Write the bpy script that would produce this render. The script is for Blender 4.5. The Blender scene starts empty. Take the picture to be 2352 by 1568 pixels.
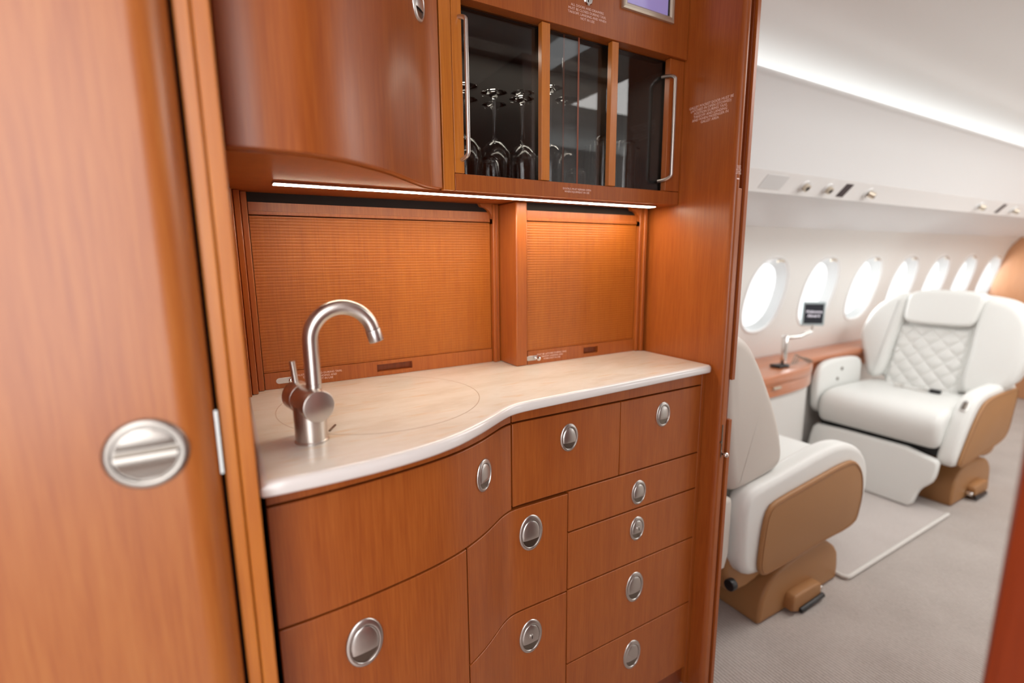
import bpy, bmesh, math, random
from mathutils import Vector, Matrix, Euler
random.seed(7)
SC = bpy.context.scene
COL = SC.collection
FLOOR = 1.2                      # camera height above the floor; geometry below is written relative to eye level
PI = math.pi

# ------------------------------------------------------------------ materials
def newmat(name):
    m = bpy.data.materials.new(name); m.use_nodes = True
    nt = m.node_tree
    return m, nt, nt.nodes['Principled BSDF']

def setp(b, **k):
    names = dict(color='Base Color', rough='Roughness', metal='Metallic', coat='Coat Weight', coatr='Coat Roughness',
                 trans='Transmission Weight', ior='IOR', emis='Emission Color', estr='Emission Strength', spec='Specular IOR Level',
                 sheen='Sheen Weight', sub='Subsurface Weight')
    for a, v in k.items():
        s = b.inputs[names[a]]
        if a in ('color', 'emis') and len(v) == 3: v = (*v, 1)
        s.default_value = v

def simple(name, color, rough=0.5, **k):
    m, nt, b = newmat(name); setp(b, color=color, rough=rough, **k); return m

def mth(nt, op, a=None, b=None, c=None):
    n = nt.nodes.new('ShaderNodeMath'); n.operation = op
    for i, v in enumerate((a, b, c)):
        if v is None: continue
        if isinstance(v, (int, float)): n.inputs[i].default_value = v
        else: nt.links.new(v, n.inputs[i])
    return n.outputs[0]

def ramp(nt, fac, stops):
    r = nt.nodes.new('ShaderNodeValToRGB')
    el = r.color_ramp.elements
    while len(el) < len(stops): el.new(0.5)
    for e, (p, c) in zip(el, stops):
        e.position = p; e.color = (*c, 1)
    nt.links.new(fac, r.inputs[0]); return r.outputs[0]

def noise(nt, vec, scale, detail=3, rough=0.5):
    n = nt.nodes.new('ShaderNodeTexNoise'); n.inputs['Scale'].default_value = scale
    n.inputs['Detail'].default_value = detail; n.inputs['Roughness'].default_value = rough
    nt.links.new(vec, n.inputs['Vector']); return n.outputs[0]

def mapping(nt, scale=(1, 1, 1), rot=(0, 0, 0), loc=(0, 0, 0), src='Object'):
    tc = nt.nodes.new('ShaderNodeTexCoord'); mp = nt.nodes.new('ShaderNodeMapping')
    mp.inputs['Scale'].default_value = scale; mp.inputs['Rotation'].default_value = rot; mp.inputs['Location'].default_value = loc
    nt.links.new(tc.outputs[src], mp.inputs['Vector']); return mp.outputs[0]

def mixc(nt, fac, a, b, mode='MIX'):
    n = nt.nodes.new('ShaderNodeMix'); n.data_type = 'RGBA'; n.blend_type = mode
    for i, v in ((0, fac), (6, a), (7, b)):
        if isinstance(v, (int, float)): n.inputs[i].default_value = v
        elif isinstance(v, tuple): n.inputs[i].default_value = (*v, 1)
        else: nt.links.new(v, n.inputs[i])
    return n.outputs[2]

def wood(name, dark, mid, light, horiz=False, rough=0.32, coat=0.35, slats=0, coatr=0.16):
    m, nt, b = newmat(name)
    sc = (1, 1, 0.035) if not horiz else (0.035, 1, 1)
    v = mapping(nt, sc)
    fine = noise(nt, v, 340, 3, 0.6)
    med = noise(nt, mapping(nt, (1, 1, .07) if not horiz else (.07, 1, 1), loc=(3, 1, 2)), 42, 3, .55)
    big = noise(nt, mapping(nt, (1, 1, .35) if not horiz else (.35, 1, 1), loc=(1, 5, 2)), 4.5, 2, .5)
    f = mth(nt, 'ADD', mth(nt, 'MULTIPLY', fine, .50), mth(nt, 'ADD', mth(nt, 'MULTIPLY', med, .30), mth(nt, 'MULTIPLY', big, .20)))
    c = ramp(nt, f, [(.30, dark), (.5, mid), (.70, light)])
    if slats:
        tc = nt.nodes.new('ShaderNodeTexCoord'); sx = nt.nodes.new('ShaderNodeSeparateXYZ'); nt.links.new(tc.outputs['Object'], sx.inputs[0])
        fr = mth(nt, 'FRACT', mth(nt, 'MULTIPLY', sx.outputs[2], 1.0 / slats))
        line = mth(nt, 'LESS_THAN', fr, .12)
        band = noise(nt, mapping(nt, (.15, .15, 1)), 130, 2)
        c = mixc(nt, mth(nt, 'MULTIPLY', line, .42), c, dark)
        c = mixc(nt, mth(nt, 'MULTIPLY', band, .35), c, light)
        tri = mth(nt, 'ABSOLUTE', mth(nt, 'SUBTRACT', fr, .5))
        bmp = nt.nodes.new('ShaderNodeBump'); bmp.inputs['Strength'].default_value = .35; bmp.inputs['Distance'].default_value = .002
        nt.links.new(mth(nt, 'SUBTRACT', 1, mth(nt, 'POWER', mth(nt, 'MULTIPLY', tri, 2), 4)), bmp.inputs['Height'])
        nt.links.new(bmp.outputs[0], b.inputs['Normal'])
    nt.links.new(c, b.inputs['Base Color'])
    setp(b, rough=rough, coat=coat, coatr=coatr)
    return m

M = {}
M['wood'] = wood('lacquered_cherry', (.265, .055, .0085), (.355, .088, .013), (.435, .124, .021), coat=.22, coatr=.26, rough=.38)
M['wood_door'] = wood('lacquered_cherry_door', (.33, .082, .014), (.42, .128, .024), (.49, .18, .040), rough=.4, coat=.45, coatr=.28)
M['wood_edge'] = wood('cherry_edge', (.42, .115, .016), (.52, .165, .022), (.60, .215, .032), coat=.2)
M['wood_h'] = wood('cherry_horizontal', (.40, .09, .02), (.50, .13, .03), (.58, .17, .045), horiz=True)
M['wood_slat'] = wood('cherry_tambour', (.25, .055, .006), (.36, .092, .009), (.44, .13, .014), slats=.0062, coat=.06, rough=.42)
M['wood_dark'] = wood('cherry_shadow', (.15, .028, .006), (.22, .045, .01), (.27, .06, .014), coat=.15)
M['wood_cabin'] = wood('cabin_cherry', (.42, .13, .05), (.50, .17, .068), (.56, .2, .085), horiz=True, coat=.6)
M['gap'] = simple('gap_shade_black', (.012, .006, .004), .8)  # near black, paints in the shade inside gaps and slots
M['black'] = simple('black_plastic', (.012, .012, .014), .4)
M['interior'] = simple('cabinet_interior', (.006, .005, .004), .8)

def steel(name, col, rough, brush=(1, 1, 60)):
    m, nt, b = newmat(name)
    n = noise(nt, mapping(nt, brush), 40, 3)
    r = mth(nt, 'MULTIPLY_ADD', n, .04, rough - .02)
    nt.links.new(r, b.inputs['Roughness']); setp(b, color=col, metal=1.0)
    return m
M['steel'] = steel('brushed_nickel', (.66, .62, .58), .33)
M['steel_pull'] = steel('satin_nickel', (.64, .615, .59), .35, (1, 1, 12))
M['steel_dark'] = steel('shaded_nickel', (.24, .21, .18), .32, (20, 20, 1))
M['chrome'] = simple('polished_chrome', (.8, .79, .77), .1, metal=1.0)
M['steel_door'] = steel('door_nickel', (.40, .37, .34), .36)
M['silver'] = simple('champagne_bezel', (.62, .55, .45), .35, metal=.7)

def marble():
    m, nt, b = newmat('cream_marble_top')
    v = mapping(nt, (1, 2.4, 1), rot=(0, 0, .55))
    n1 = noise(nt, v, 5, 6, .6); n2 = noise(nt, mapping(nt, (1, 5, 1), rot=(0, 0, .45), loc=(4, 1, 0)), 9, 5, .65)
    c = ramp(nt, n1, [(.34, (.72, .66, .57)), (.47, (.79, .75, .67)), (.60, (.83, .80, .735)), (.72, (.74, .68, .60))])
    vein = mth(nt, 'LESS_THAN', mth(nt, 'ABSOLUTE', mth(nt, 'SUBTRACT', n2, .60)), .05)
    vv = ramp(nt, n2, [(.56, (0, 0, 0)), (.68, (.55, .55, .55))])
    c = mixc(nt, vv, c, (.76, .55, .34))
    nt.links.new(c, b.inputs['Base Color']); setp(b, rough=.24, coat=.4, coatr=.08)
    return m
M['marble'] = marble()
M['marble_edge'] = simple('marble_edge', (.80, .78, .76), .18, coat=.5, coatr=.06)
M['marble_line'] = simple('sink_seam', (.42, .34, .27), .5)

def leather(name, col, rough=.42):
    m, nt, b = newmat(name)
    n = noise(nt, mapping(nt), 260, 3)
    bmp = nt.nodes.new('ShaderNodeBump'); bmp.inputs['Strength'].default_value = .06; bmp.inputs['Distance'].default_value = .002
    nt.links.new(n, bmp.inputs['Height']); nt.links.new(bmp.outputs[0], b.inputs['Normal'])
    setp(b, color=col, rough=rough); return m
M['leather'] = leather('ivory_leather', (.765, .775, .755))
M['leather_shaded'] = leather('ivory_leather_shaded', (.61, .565, .515), .5)  # ivory leather darkened to carry the shadow of the partition
M['tan'] = leather('tan_leather', (.36, .175, .065), .5)
M['tan_dark'] = leather('tan_leather_piping', (.26, .115, .04), .5)

def carpet(name, c1, c2, rib=95):
    m, nt, b = newmat(name)
    tc = nt.nodes.new('ShaderNodeTexCoord'); sx = nt.nodes.new('ShaderNodeSeparateXYZ'); nt.links.new(tc.outputs['Object'], sx.inputs[0])
    ribs = mth(nt, 'SINE', mth(nt, 'MULTIPLY', sx.outputs[0], rib * 2 * PI))
    n = noise(nt, mapping(nt, (1, .25, 1)), 420, 3, .7); n2 = noise(nt, mapping(nt), 5, 3)
    f = mth(nt, 'ADD', mth(nt, 'MULTIPLY', ribs, .16), mth(nt, 'ADD', mth(nt, 'MULTIPLY', n, .7), mth(nt, 'MULTIPLY', n2, .3)))
    c = ramp(nt, f, [(.3, c1), (.7, c2)])
    nt.links.new(c, b.inputs['Base Color']); setp(b, rough=.95, sheen=.3)
    bmp = nt.nodes.new('ShaderNodeBump'); bmp.inputs['Strength'].default_value = .5; bmp.inputs['Distance'].default_value = .004
    nt.links.new(f, bmp.inputs['Height']); nt.links.new(bmp.outputs[0], b.inputs['Normal'])
    return m
M['carpet'] = carpet('taupe_ribbed_carpet', (.33, .285, .255), (.56, .51, .475))
M['mat'] = carpet('pale_runner_carpet', (.44, .395, .37), (.62, .57, .545))
M['mat_edge'] = simple('runner_binding', (.66, .64, .61), .8)
M['shell'] = simple('cabin_shell_white', (.80, .80, .795), .5)
M['shell_grey'] = simple('cabin_panel_pale_grey', (.70, .71, .715), .45)
M['shell_warm'] = simple('cabin_window_panel', (.80, .80, .78), .5)
M['ceil'] = simple('cabin_ceiling_white', (.87, .88, .87), .6)
M['rim'] = simple('window_rim_white', (.84, .85, .85), .35)
M['reveal'] = simple('window_reveal_grey', (.56, .58, .585), .5)
M['cream'] = simple('cream_side_panel', (.68, .665, .64), .5)
M['white_text'] = simple('placard_white', (.85, .62, .55), .6, emis=(.9, .6, .52), estr=.08)
M['white_ink'] = simple('placard_ink', (.85, .83, .9), .6, emis=(.8, .8, 1), estr=.35)
def emission(name, col, s):
    m = bpy.data.materials.new(name); m.use_nodes = True; nt = m.node_tree; nt.nodes.clear()
    o = nt.nodes.new('ShaderNodeOutputMaterial'); e = nt.nodes.new('ShaderNodeEmission')
    e.inputs[0].default_value = (*col, 1); e.inputs[1].default_value = s; nt.links.new(e.outputs[0], o.inputs[0]); return m
M['led'] = emission('led_strip', (1, .88, .68), 36)
M['cove'] = emission('cove_lamp', (1, .985, .95), 2.6)
M['screen'] = simple('panel_screen', (.30, .25, .55), .12, emis=(.42, .36, .75), estr=.28)
M['monitor_glass'] = simple('monitor_glass', (.02, .024, .035), .15)

def thin_glass(name, tint, ior=1.5, rough=0.0):
    m = bpy.data.materials.new(name); m.use_nodes = True; nt = m.node_tree; nt.nodes.clear()
    o = nt.nodes.new('ShaderNodeOutputMaterial'); t = nt.nodes.new('ShaderNodeBsdfTransparent'); g = nt.nodes.new('ShaderNodeBsdfGlossy')
    mx = nt.nodes.new('ShaderNodeMixShader'); ge = nt.nodes.new('ShaderNodeNewGeometry'); dp = nt.nodes.new('ShaderNodeVectorMath'); dp.operation = 'DOT_PRODUCT'
    nt.links.new(ge.outputs['Normal'], dp.inputs[0]); nt.links.new(ge.outputs['Incoming'], dp.inputs[1])
    f0 = ((ior - 1) / (ior + 1)) ** 2
    fr = mth(nt, 'MULTIPLY_ADD', mth(nt, 'POWER', mth(nt, 'SUBTRACT', 1, mth(nt, 'ABSOLUTE', dp.outputs['Value'])), 5), 1 - f0, f0)
    t.inputs[0].default_value = (*tint, 1); g.inputs['Roughness'].default_value = rough
    nt.links.new(fr, mx.inputs[0]); nt.links.new(t.outputs[0], mx.inputs[1]); nt.links.new(g.outputs[0], mx.inputs[2])
    nt.links.new(mx.outputs[0], o.inputs[0]); return m
M['door_glass'] = thin_glass('smoked_sliding_glass', (.74, .74, .74), 1.62)
M['pane'] = thin_glass('cabin_window_pane', (.97, .98, .98), 1.2)
M['crystal'] = simple('clear_glassware', (1, 1, 1), .02, trans=1.0, ior=1.45)

# ------------------------------------------------------------------ object helpers
K = .94                          # the galley is dimensioned in units of 0.94 m, the cabin in metres
def W(p): return Vector((p[0] * K, p[1] * K, p[2] * K + FLOOR))
def rootloc(o):
    v = Vector((0, 0, 0))
    while o is not None: v += o.location; o = o.parent
    return v

def link(name, bm, mats, parent=None, smooth=True, angle=35, bevel=0, origin=None):
    """bm holds eye-level coordinates; the object's origin goes to `origin` (or the mesh's base centre)."""
    if not isinstance(mats, (list, tuple)): mats = [mats]
    bmesh.ops.recalc_face_normals(bm, faces=bm.faces)
    if parent is not None: org = rootloc(parent)
    elif origin is not None: org = W(origin)
    else:
        xs = [v.co.x for v in bm.verts]; ys = [v.co.y for v in bm.verts]; zs = [v.co.z for v in bm.verts]
        org = W(((min(xs) + max(xs)) / 2, (min(ys) + max(ys)) / 2, min(zs)))
    bmesh.ops.scale(bm, verts=bm.verts, vec=(K, K, K))
    bmesh.ops.translate(bm, verts=bm.verts, vec=Vector((0, 0, FLOOR)) - org)
    me = bpy.data.meshes.new(name); bm.to_mesh(me); bm.free()
    for m in mats: me.materials.append(m)
    o = bpy.data.objects.new(name, me); COL.objects.link(o)
    if parent is not None: o.parent = parent
    else: o.location = org
    if smooth:
        for p in me.polygons: p.use_smooth = True
        try: me.set_sharp_from_angle(angle=math.radians(angle))
        except Exception: pass
    if bevel:
        md = o.modifiers.new('edge', 'BEVEL'); md.width = bevel; md.segments = 2; md.limit_method = 'ANGLE'; md.angle_limit = math.radians(50)
        md.harden_normals = False
    return o

def thing(name, label, cat, loc, group=None):
    o = bpy.data.objects.new(name, None); COL.objects.link(o); o.location = W(loc); o.empty_display_size = .05
    o['label'] = label; o['category'] = cat
    if group: o['group'] = group
    return o
def tag(o, label, cat, group=None):
    o['label'] = label; o['category'] = cat
    if group: o['group'] = group
    return o
def struct(o, label, cat='wall'):
    o['kind'] = 'structure'; o['label'] = label; o['category'] = cat; return o
def sthing(name, label, cat, loc):
    return struct(thing(name, label, cat, loc), label, cat)

def BM(): return bmesh.new()
def box(bm, x0, x1, y0, y1, z0, z1, mi=0):
    vs = [bm.verts.new((x, y, z)) for x in (x0, x1) for y in (y0, y1) for z in (z0, z1)]
    for f in ((0, 1, 3, 2), (4, 6, 7, 5), (0, 4, 5, 1), (2, 3, 7, 6), (0, 2, 6, 4), (1, 5, 7, 3)):
        fc = bm.faces.new([vs[i] for i in f]); fc.material_index = mi
    return vs
def loft(bm, rings, closed=True, caps=True, mi=0):
    R = [[bm.verts.new(p) for p in r] for r in rings]
    n = len(R[0])
    for a, b in zip(R, R[1:]):
        for i in range(n if closed else n - 1):
            j = (i + 1) % n
            try: bm.faces.new((a[i], a[j], b[j], b[i])).material_index = mi
            except ValueError: pass
    if caps and closed:
        for r in (R[0], R[-1]):
            try: bm.faces.new(r).material_index = mi
            except ValueError: pass
    return R
def offset_poly(pts, d):
    """shrink a closed 2D polygon by d"""
    n = len(pts); A = sum(pts[i][0] * pts[(i + 1) % n][1] - pts[(i + 1) % n][0] * pts[i][1] for i in range(n))
    s = 1 if A > 0 else -1; out = []
    for i in range(n):
        p0, p1, p2 = Vector(pts[i - 1]), Vector(pts[i]), Vector(pts[(i + 1) % n])
        e1 = (p1 - p0); e2 = (p2 - p1)
        if e1.length < 1e-7 or e2.length < 1e-7: out.append(tuple(p1)); continue
        e1.normalize(); e2.normalize()
        n1 = Vector((-e1.y, e1.x)) * s; n2 = Vector((-e2.y, e2.x)) * s
        b = (n1 + n2)
        if b.length < 1e-6: b = n1
        b.normalize(); c = max(.5, b.dot(n1)); q = p1 + b * (d / c); out.append((q.x, q.y))
    return out
def chaikin(pts, it=2):
    for _ in range(it):
        q = []
        for i in range(len(pts)):
            a, b = pts[i], pts[(i + 1) % len(pts)]
            q += [(a[0] * .75 + b[0] * .25, a[1] * .75 + b[1] * .25), (a[0] * .25 + b[0] * .75, a[1] * .25 + b[1] * .75)]
        pts = q
    return pts
def resample(pts, n):
    L = [0]; m = len(pts)
    for i in range(m): L.append(L[-1] + (Vector(pts[(i + 1) % m]) - Vector(pts[i])).length)
    out = []
    j = 0
    for k in range(n):
        t = L[-1] * k / n
        while L[j + 1] < t: j += 1
        f = (t - L[j]) / max(1e-9, L[j + 1] - L[j]); a, b = Vector(pts[j]), Vector(pts[(j + 1) % m])
        q = a.lerp(b, f); out.append(tuple(q))
    return out
def puff(bm, pts, a0, a1, r, to3, seg=5, mi=0, dome=0):
    """extrude a closed 2D outline between depths a0 and a1, both ends rounded with radius r; to3(u,v,a)->xyz"""
    rings = []
    for k in range(seg + 1):
        t = PI / 2 * k / seg
        rings.append((offset_poly(pts, r * (1 - math.sin(t))), a0 + (r * (1 - math.cos(t)) if a1 > a0 else -r * (1 - math.cos(t)))))
    for k in range(seg, -1, -1):
        t = PI / 2 * k / seg
        rings.append((offset_poly(pts, r * (1 - math.sin(t))), a1 - (r * (1 - math.cos(t)) if a1 > a0 else -r * (1 - math.cos(t)))))
    R3 = [[to3(u, v, a) for (u, v) in ring] for ring, a in rings]
    loft(bm, R3, mi=mi)
XZ = lambda u, v, a: (u, a, v)          # outline in x,z extruded along y
YZ = lambda u, v, a: (a, u, v)          # outline in y,z extruded along x
XY = lambda u, v, a: (u, v, a)          # outline in x,y extruded along z

def interp(tab, x):
    """monotone cubic through the table"""
    n = len(tab)
    if x <= tab[0][0]: return tab[0][1]
    if x >= tab[-1][0]: return tab[-1][1]
    d = [(tab[i + 1][1] - tab[i][1]) / (tab[i + 1][0] - tab[i][0]) for i in range(n - 1)]
    m = [d[0]] + [0 if d[i - 1] * d[i] <= 0 else 2 * d[i - 1] * d[i] / (d[i - 1] + d[i]) for i in range(1, n - 1)] + [d[-1]]
    for i in range(n - 1):
        if x <= tab[i + 1][0]:
            h = tab[i + 1][0] - tab[i][0]; t = (x - tab[i][0]) / h
            return (tab[i][1] * (2 * t**3 - 3 * t**2 + 1) + h * m[i] * (t**3 - 2 * t**2 + t) + tab[i + 1][1] * (-2 * t**3 + 3 * t**2) + h * m[i + 1] * (t**3 - t**2))
def rng(a, b, n): return [a + (b - a) * i / n for i in range(n + 1)]

def bent(bm, fy, x0, x1, z0, z1, th, n=None, mi=0):
    """a panel following y=fy(x)"""
    n = n or max(1, int((x1 - x0) / .012))
    xs = rng(x0, x1, n)
    out = [(x, fy(x)) for x in xs]; inn = [(x, fy(x) + th) for x in reversed(xs)]
    pl = out + inn
    loft(bm, [[(x, y, z0) for x, y in pl], [(x, y, z1) for x, y in pl]], mi=mi)

def tube(bm, pts, r, n=20, caps=True, mi=0):
    pts = [Vector(p) for p in pts]; rr = r if isinstance(r, (list, tuple)) else [r] * len(pts)
    t0 = (pts[1] - pts[0]).normalized(); up = Vector((0, 0, 1)) if abs(t0.z) < .9 else Vector((1, 0, 0))
    nn = t0.cross(up).normalized(); rings = []
    for i, p in enumerate(pts):
        t = (pts[min(i + 1, len(pts) - 1)] - pts[max(i - 1, 0)]).normalized()
        nn = (nn - t * nn.dot(t)).normalized(); b = t.cross(nn)
        rings.append([tuple(p + (nn * math.cos(2 * PI * k / n) + b * math.sin(2 * PI * k / n)) * rr[i]) for k in range(n)])
    loft(bm, rings, caps=caps, mi=mi)
def cyl(bm, a, b, r, n=28, r2=None, ch=0, mi=0):
    a, b = Vector(a), Vector(b); L = (b - a).length; d = (b - a) / L; r2 = r if r2 is None else r2
    if ch: tube(bm, [a, a + d * ch * .3, a + d * ch, b - d * ch, b - d * ch * .3, b], [r - ch, r - ch * .3, r, r2, r2 - ch * .3, r2 - ch], n, mi=mi)
    else: tube(bm, [a, b], [r, r2], n, mi=mi)
def lathe(bm, prof, c, n=28, mi=0):
    rings = [[(c[0] + r * math.cos(2 * PI * k / n), c[1] + r * math.sin(2 * PI * k / n), c[2] + z) for k in range(n)] for r, z in prof]
    loft(bm, rings, caps=True, mi=mi)
def sph(bm, c, r, sz=1, mi=0):
    g = bmesh.ops.create_uvsphere(bm, u_segments=16, v_segments=10, radius=r)
    for v in g['verts']: v.co = Vector((v.co.x + c[0], v.co.y + c[1], v.co.z * sz + c[2]))
    for f in {f for v in g['verts'] for f in v.link_faces}: f.material_index = mi

def text(name, lines, size, pos, right, up, mat, parent, spacing=1.05, bold=0.0):
    """lettering centred at pos, lying in the plane spanned by right/up"""
    cu = bpy.data.curves.new(name, 'FONT'); cu.body = lines; cu.size = size * K; cu.align_x = 'CENTER'; cu.align_y = 'CENTER'
    cu.space_line = spacing; cu.offset = bold; cu.resolution_u = 2; cu.fill_mode = 'BOTH'
    tmp = bpy.data.objects.new('tmp', cu); COL.objects.link(tmp)
    dg = bpy.context.evaluated_depsgraph_get(); me = bpy.data.meshes.new_from_object(tmp.evaluated_get(dg))
    bpy.data.objects.remove(tmp, do_unlink=True)
    right = Vector(right).normalized(); up = Vector(up).normalized(); nn = right.cross(up)
    mt = Matrix((( right.x, up.x, nn.x, 0), (right.y, up.y, nn.y, 0), (right.z, up.z, nn.z, 0), (0, 0, 0, 1)))
    me.transform(mt); me.transform(Matrix.Translation(W(pos) - rootloc(parent)))
    me.materials.clear(); me.materials.append(mat)
    o = bpy.data.objects.new(name, me); COL.objects.link(o); o.parent = parent
    return o

# ------------------------------------------------------------------ flush pulls (built once per kind, copied)
def pull_mesh(key=False, turn=False, w=.05, h=.066):
    bm = BM(); n = 48
    def ell(k, s, y, dz=0): t = 2 * PI * k / n; return (w / 2 * s * math.cos(t), y, h / 2 * s * math.sin(t) + dz * h)
    prof = [(1.0, 0), (.985, -.0016), (.95, -.0024), (.86, -.0034), (.80, -.0036), (.775, -.0030), (.765, -.0012)]
    cz = -.02
    rings = [[ell(k, s, y, cz * (1 - s) * 4) for k in range(n)] for s, y in prof]
    loft(bm, rings, caps=False, mi=0)
    # dished lower bowl
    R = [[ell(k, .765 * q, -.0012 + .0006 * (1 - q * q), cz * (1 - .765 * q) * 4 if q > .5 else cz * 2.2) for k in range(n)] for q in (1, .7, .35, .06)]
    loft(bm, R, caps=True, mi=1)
    # domed flap: the bowl's opening above a slightly slanted lower edge
    a, b = w / 2 * .745, h / 2 * .745; c0 = cz * h; cut = -.42
    cols = 22; rows = 14; grid = []
    for i in range(rows + 1):
        row = []
        for j in range(cols + 1):
            v = cut + (1 - cut) * (i / rows); v = min(v, .9995); u = -1 + 2 * j / cols
            x = a * u * math.sqrt(max(0, 1 - v * v)); z = b * v + c0
            rr = min(1, (x / a) ** 2 + ((z - c0) / b) ** 2)
            y = -.0014 - .0042 * math.sqrt(max(0, 1 - rr)) * (1.0 if v > cut + .15 else .75 + .25 * (v - cut) / .15)
            row.append(bm.verts.new((x, y, z)))
        grid.append(row)
    for i in range(rows):
        for j in range(cols): bm.faces.new((grid[i][j], grid[i][j + 1], grid[i + 1][j + 1], grid[i + 1][j])).material_index = 0
    low = [bm.verts.new((v.co.x, -.0008, v.co.z - .0004)) for v in grid[0]]
    for j in range(cols): bm.faces.new((low[j], low[j + 1], grid[0][j + 1], grid[0][j])).material_index = 2
    if key:
        cyl(bm, (0, -.0048, c0 + b * .12), (0, -.0078, c0 + b * .12), .0058, 20, mi=0)
        box(bm, -.0009, .0009, -.0080, -.0078, c0 + b * .12 - .0036, c0 + b * .12 + .0036, mi=2)
    bmesh.ops.recalc_face_normals(bm, faces=bm.faces); bmesh.ops.scale(bm, verts=bm.verts, vec=(K, K, K))
    me = bpy.data.meshes.new('flush_pull'); bm.to_mesh(me); bm.free()
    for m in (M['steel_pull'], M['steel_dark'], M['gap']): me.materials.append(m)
    for p in me.polygons: p.use_smooth = True
    me.set_sharp_from_angle(angle=math.radians(50))
    return me
PULL = {('s', 0): pull_mesh(), ('s', 1): pull_mesh(True), ('l', 0): pull_mesh(w=.062, h=.085), ('l', 1): pull_mesh(True, w=.062, h=.085)}
def pull(kind, key, p, nrm, parent, label=None):
    o = bpy.data.objects.new('flush_pull', PULL[(kind, key)]); COL.objects.link(o); o.parent = parent
    o.location = W(p) - rootloc(parent)
    o.rotation_euler = (0, 0, math.atan2(nrm[0], -nrm[1]))
    if label: o['label'] = label
    return o

ZF = -FLOOR / K
# ================================================================== GALLEY: lower cabinet
Ftab = [(.012, .7245), (.06, .7248), (.10, .7265), (.15, .7305), (.203, .737), (.27, .7485), (.33, .765), (.39, .7925), (.43, .817), (.456, .834), (.475, .8435), (.492, .8485), (.52, .85), (1.2, .85)]
F = lambda x: interp(Ftab, x)
def Fn(x, f=F):
    d = (f(x + .004) - f(x - .004)) / .008; v = Vector((d, -1, 0)).normalized(); return (v.x, v.y)
base = thing('base_cabinet', 'long cherry wood galley base cabinet with bow front drawers under the marble top', 'cabinet', (.55, 1.0, ZF))
bm = BM(); xs = rng(.02, 1.085, 90)
pl = [(x, F(x) + .0195) for x in xs] + [(1.085, 1.19), (.02, 1.19)]
loft(bm, [[(x, y, ZF) for x, y in pl], [(x, y, -.3065) for x, y in pl]])
link('carcass', bm, M['gap'], base)
TH = .018
def front(name, x0, x1, z0, z1, mat='wood'):
    bm = BM(); bent(bm, F, x0, x1, z0, z1, TH); return link(name, bm, M[mat], base, bevel=.0012, angle=50)
front('top_rail', .021, .4885, -.3405, -.3065); front('top_rail', .4915, 1.085, -.3405, -.3065)
G = .0021
dr = front('drawer', .021, .4885, -.538 + G, -.3445); n = Fn(.397)
pull('s', 0, (.3985, F(.3985) - .0004, -.4145), n, dr)
dr = front('drawer', .4925, .7955, -.534 + G, -.3445); pull('s', 0, (.642, .85, -.403), (0, -1), dr)
dr = front('drawer', .7985, 1.085, -.534 + G, -.3445); pull('s', 0, (.942, .85, -.400), (0, -1), dr)
dr = front('door', .021, .3455, -1.21, -.538 - G); pull('l', 0, (.1425, F(.1425) - .0004, -.615), Fn(.1425), dr)
dr = front('door', .3485, .6405, -.7915 + G, -.538 - G); pull('l', 0, (.539, .85, -.606), (0, -1), dr)
dr = front('door', .3485, .6405, -1.21, -.7915 - G); pull('l', 1, (.538, .85, -.867), (0, -1), dr, 'flush pull with a keyhole')
dr = front('drawer', .6435, 1.085, -.639 + G, -.534 - G); pull('s', 0, (.866, .85, -.595), (0, -1), dr)
dr = front('drawer', .6435, 1.085, -.7885 + G, -.639 - G); pull('s', 1, (.865, .85, -.695), (0, -1), dr, 'flush pull with a key lock')
dr = front('drawer', .6435, 1.085, -.994 + G, -.7885 - G); pull('l', 0, (.864, .85, -.863), (0, -1), dr)
dr = front('drawer', .6435, 1.085, -1.21, -.994 - G); pull('l', 0, (.864, .85, -1.067), (0, -1), dr)
bm = BM(); box(bm, 1.0865, 1.0985, .851, .90, ZF, -.3065); link('side_stile', bm, M['wood'], base, bevel=.001)
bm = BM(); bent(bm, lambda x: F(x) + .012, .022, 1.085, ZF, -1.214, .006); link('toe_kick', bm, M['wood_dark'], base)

# worktop
CT = [(-.01, .674), (.05, .669), (.095, .668), (.15, .6695), (.187, .673), (.245, .683), (.302, .701), (.36, .731), (.41, .763), (.44, .782), (.463, .7935), (.49, .7995), (.53, .8025), (.60, .806), (.79, .8135), (1.06, .825), (1.2, .829)]
top = thing('worktop', 'cream marble galley worktop with curved front edge and round sink lid', 'worktop', (.55, .95, -.306))
bm = BM()
fr = [(x, interp(CT, x)) for x in rng(.0145, 1.085, 110)]
pl = fr + [(1.093, .829), (1.0975, .836), (1.0975, 1.075), (1.0975, 1.195), (.55, 1.195), (.0145, 1.195), (.0145, .95)]
prof = [(.006, -.3055), (.002, -.3045), (0, -.3015), (.0, -.293), (.0015, -.2875), (.0045, -.2848), (.0095, -.284)]
rings = [[(x, y, z) for x, y in offset_poly(pl, d)] for d, z in prof]
R = loft(bm, rings, caps=True, mi=1)
bm.faces.ensure_lookup_table()
for f in bm.faces:
    if len(f.verts) > 10 and abs(f.calc_center_median().z + .284) < .001: f.material_index = 0
link('slab', bm, [M['marble'], M['marble_edge']], top, angle=60)
bm = BM(); n = 96; cx, cy, rr = .255, .965, .197
for a, b in ((rr - .0009, rr + .0009),):
    loft(bm, [[(cx + q * math.cos(2 * PI * k / n), cy + q * math.sin(2 * PI * k / n), z) for k in range(n)] for q, z in ((a, -.2842), (a, -.28385), (b, -.28385), (b, -.2842))], caps=False)
link('sink_lid_seam', bm, M['marble_line'], top)

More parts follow.
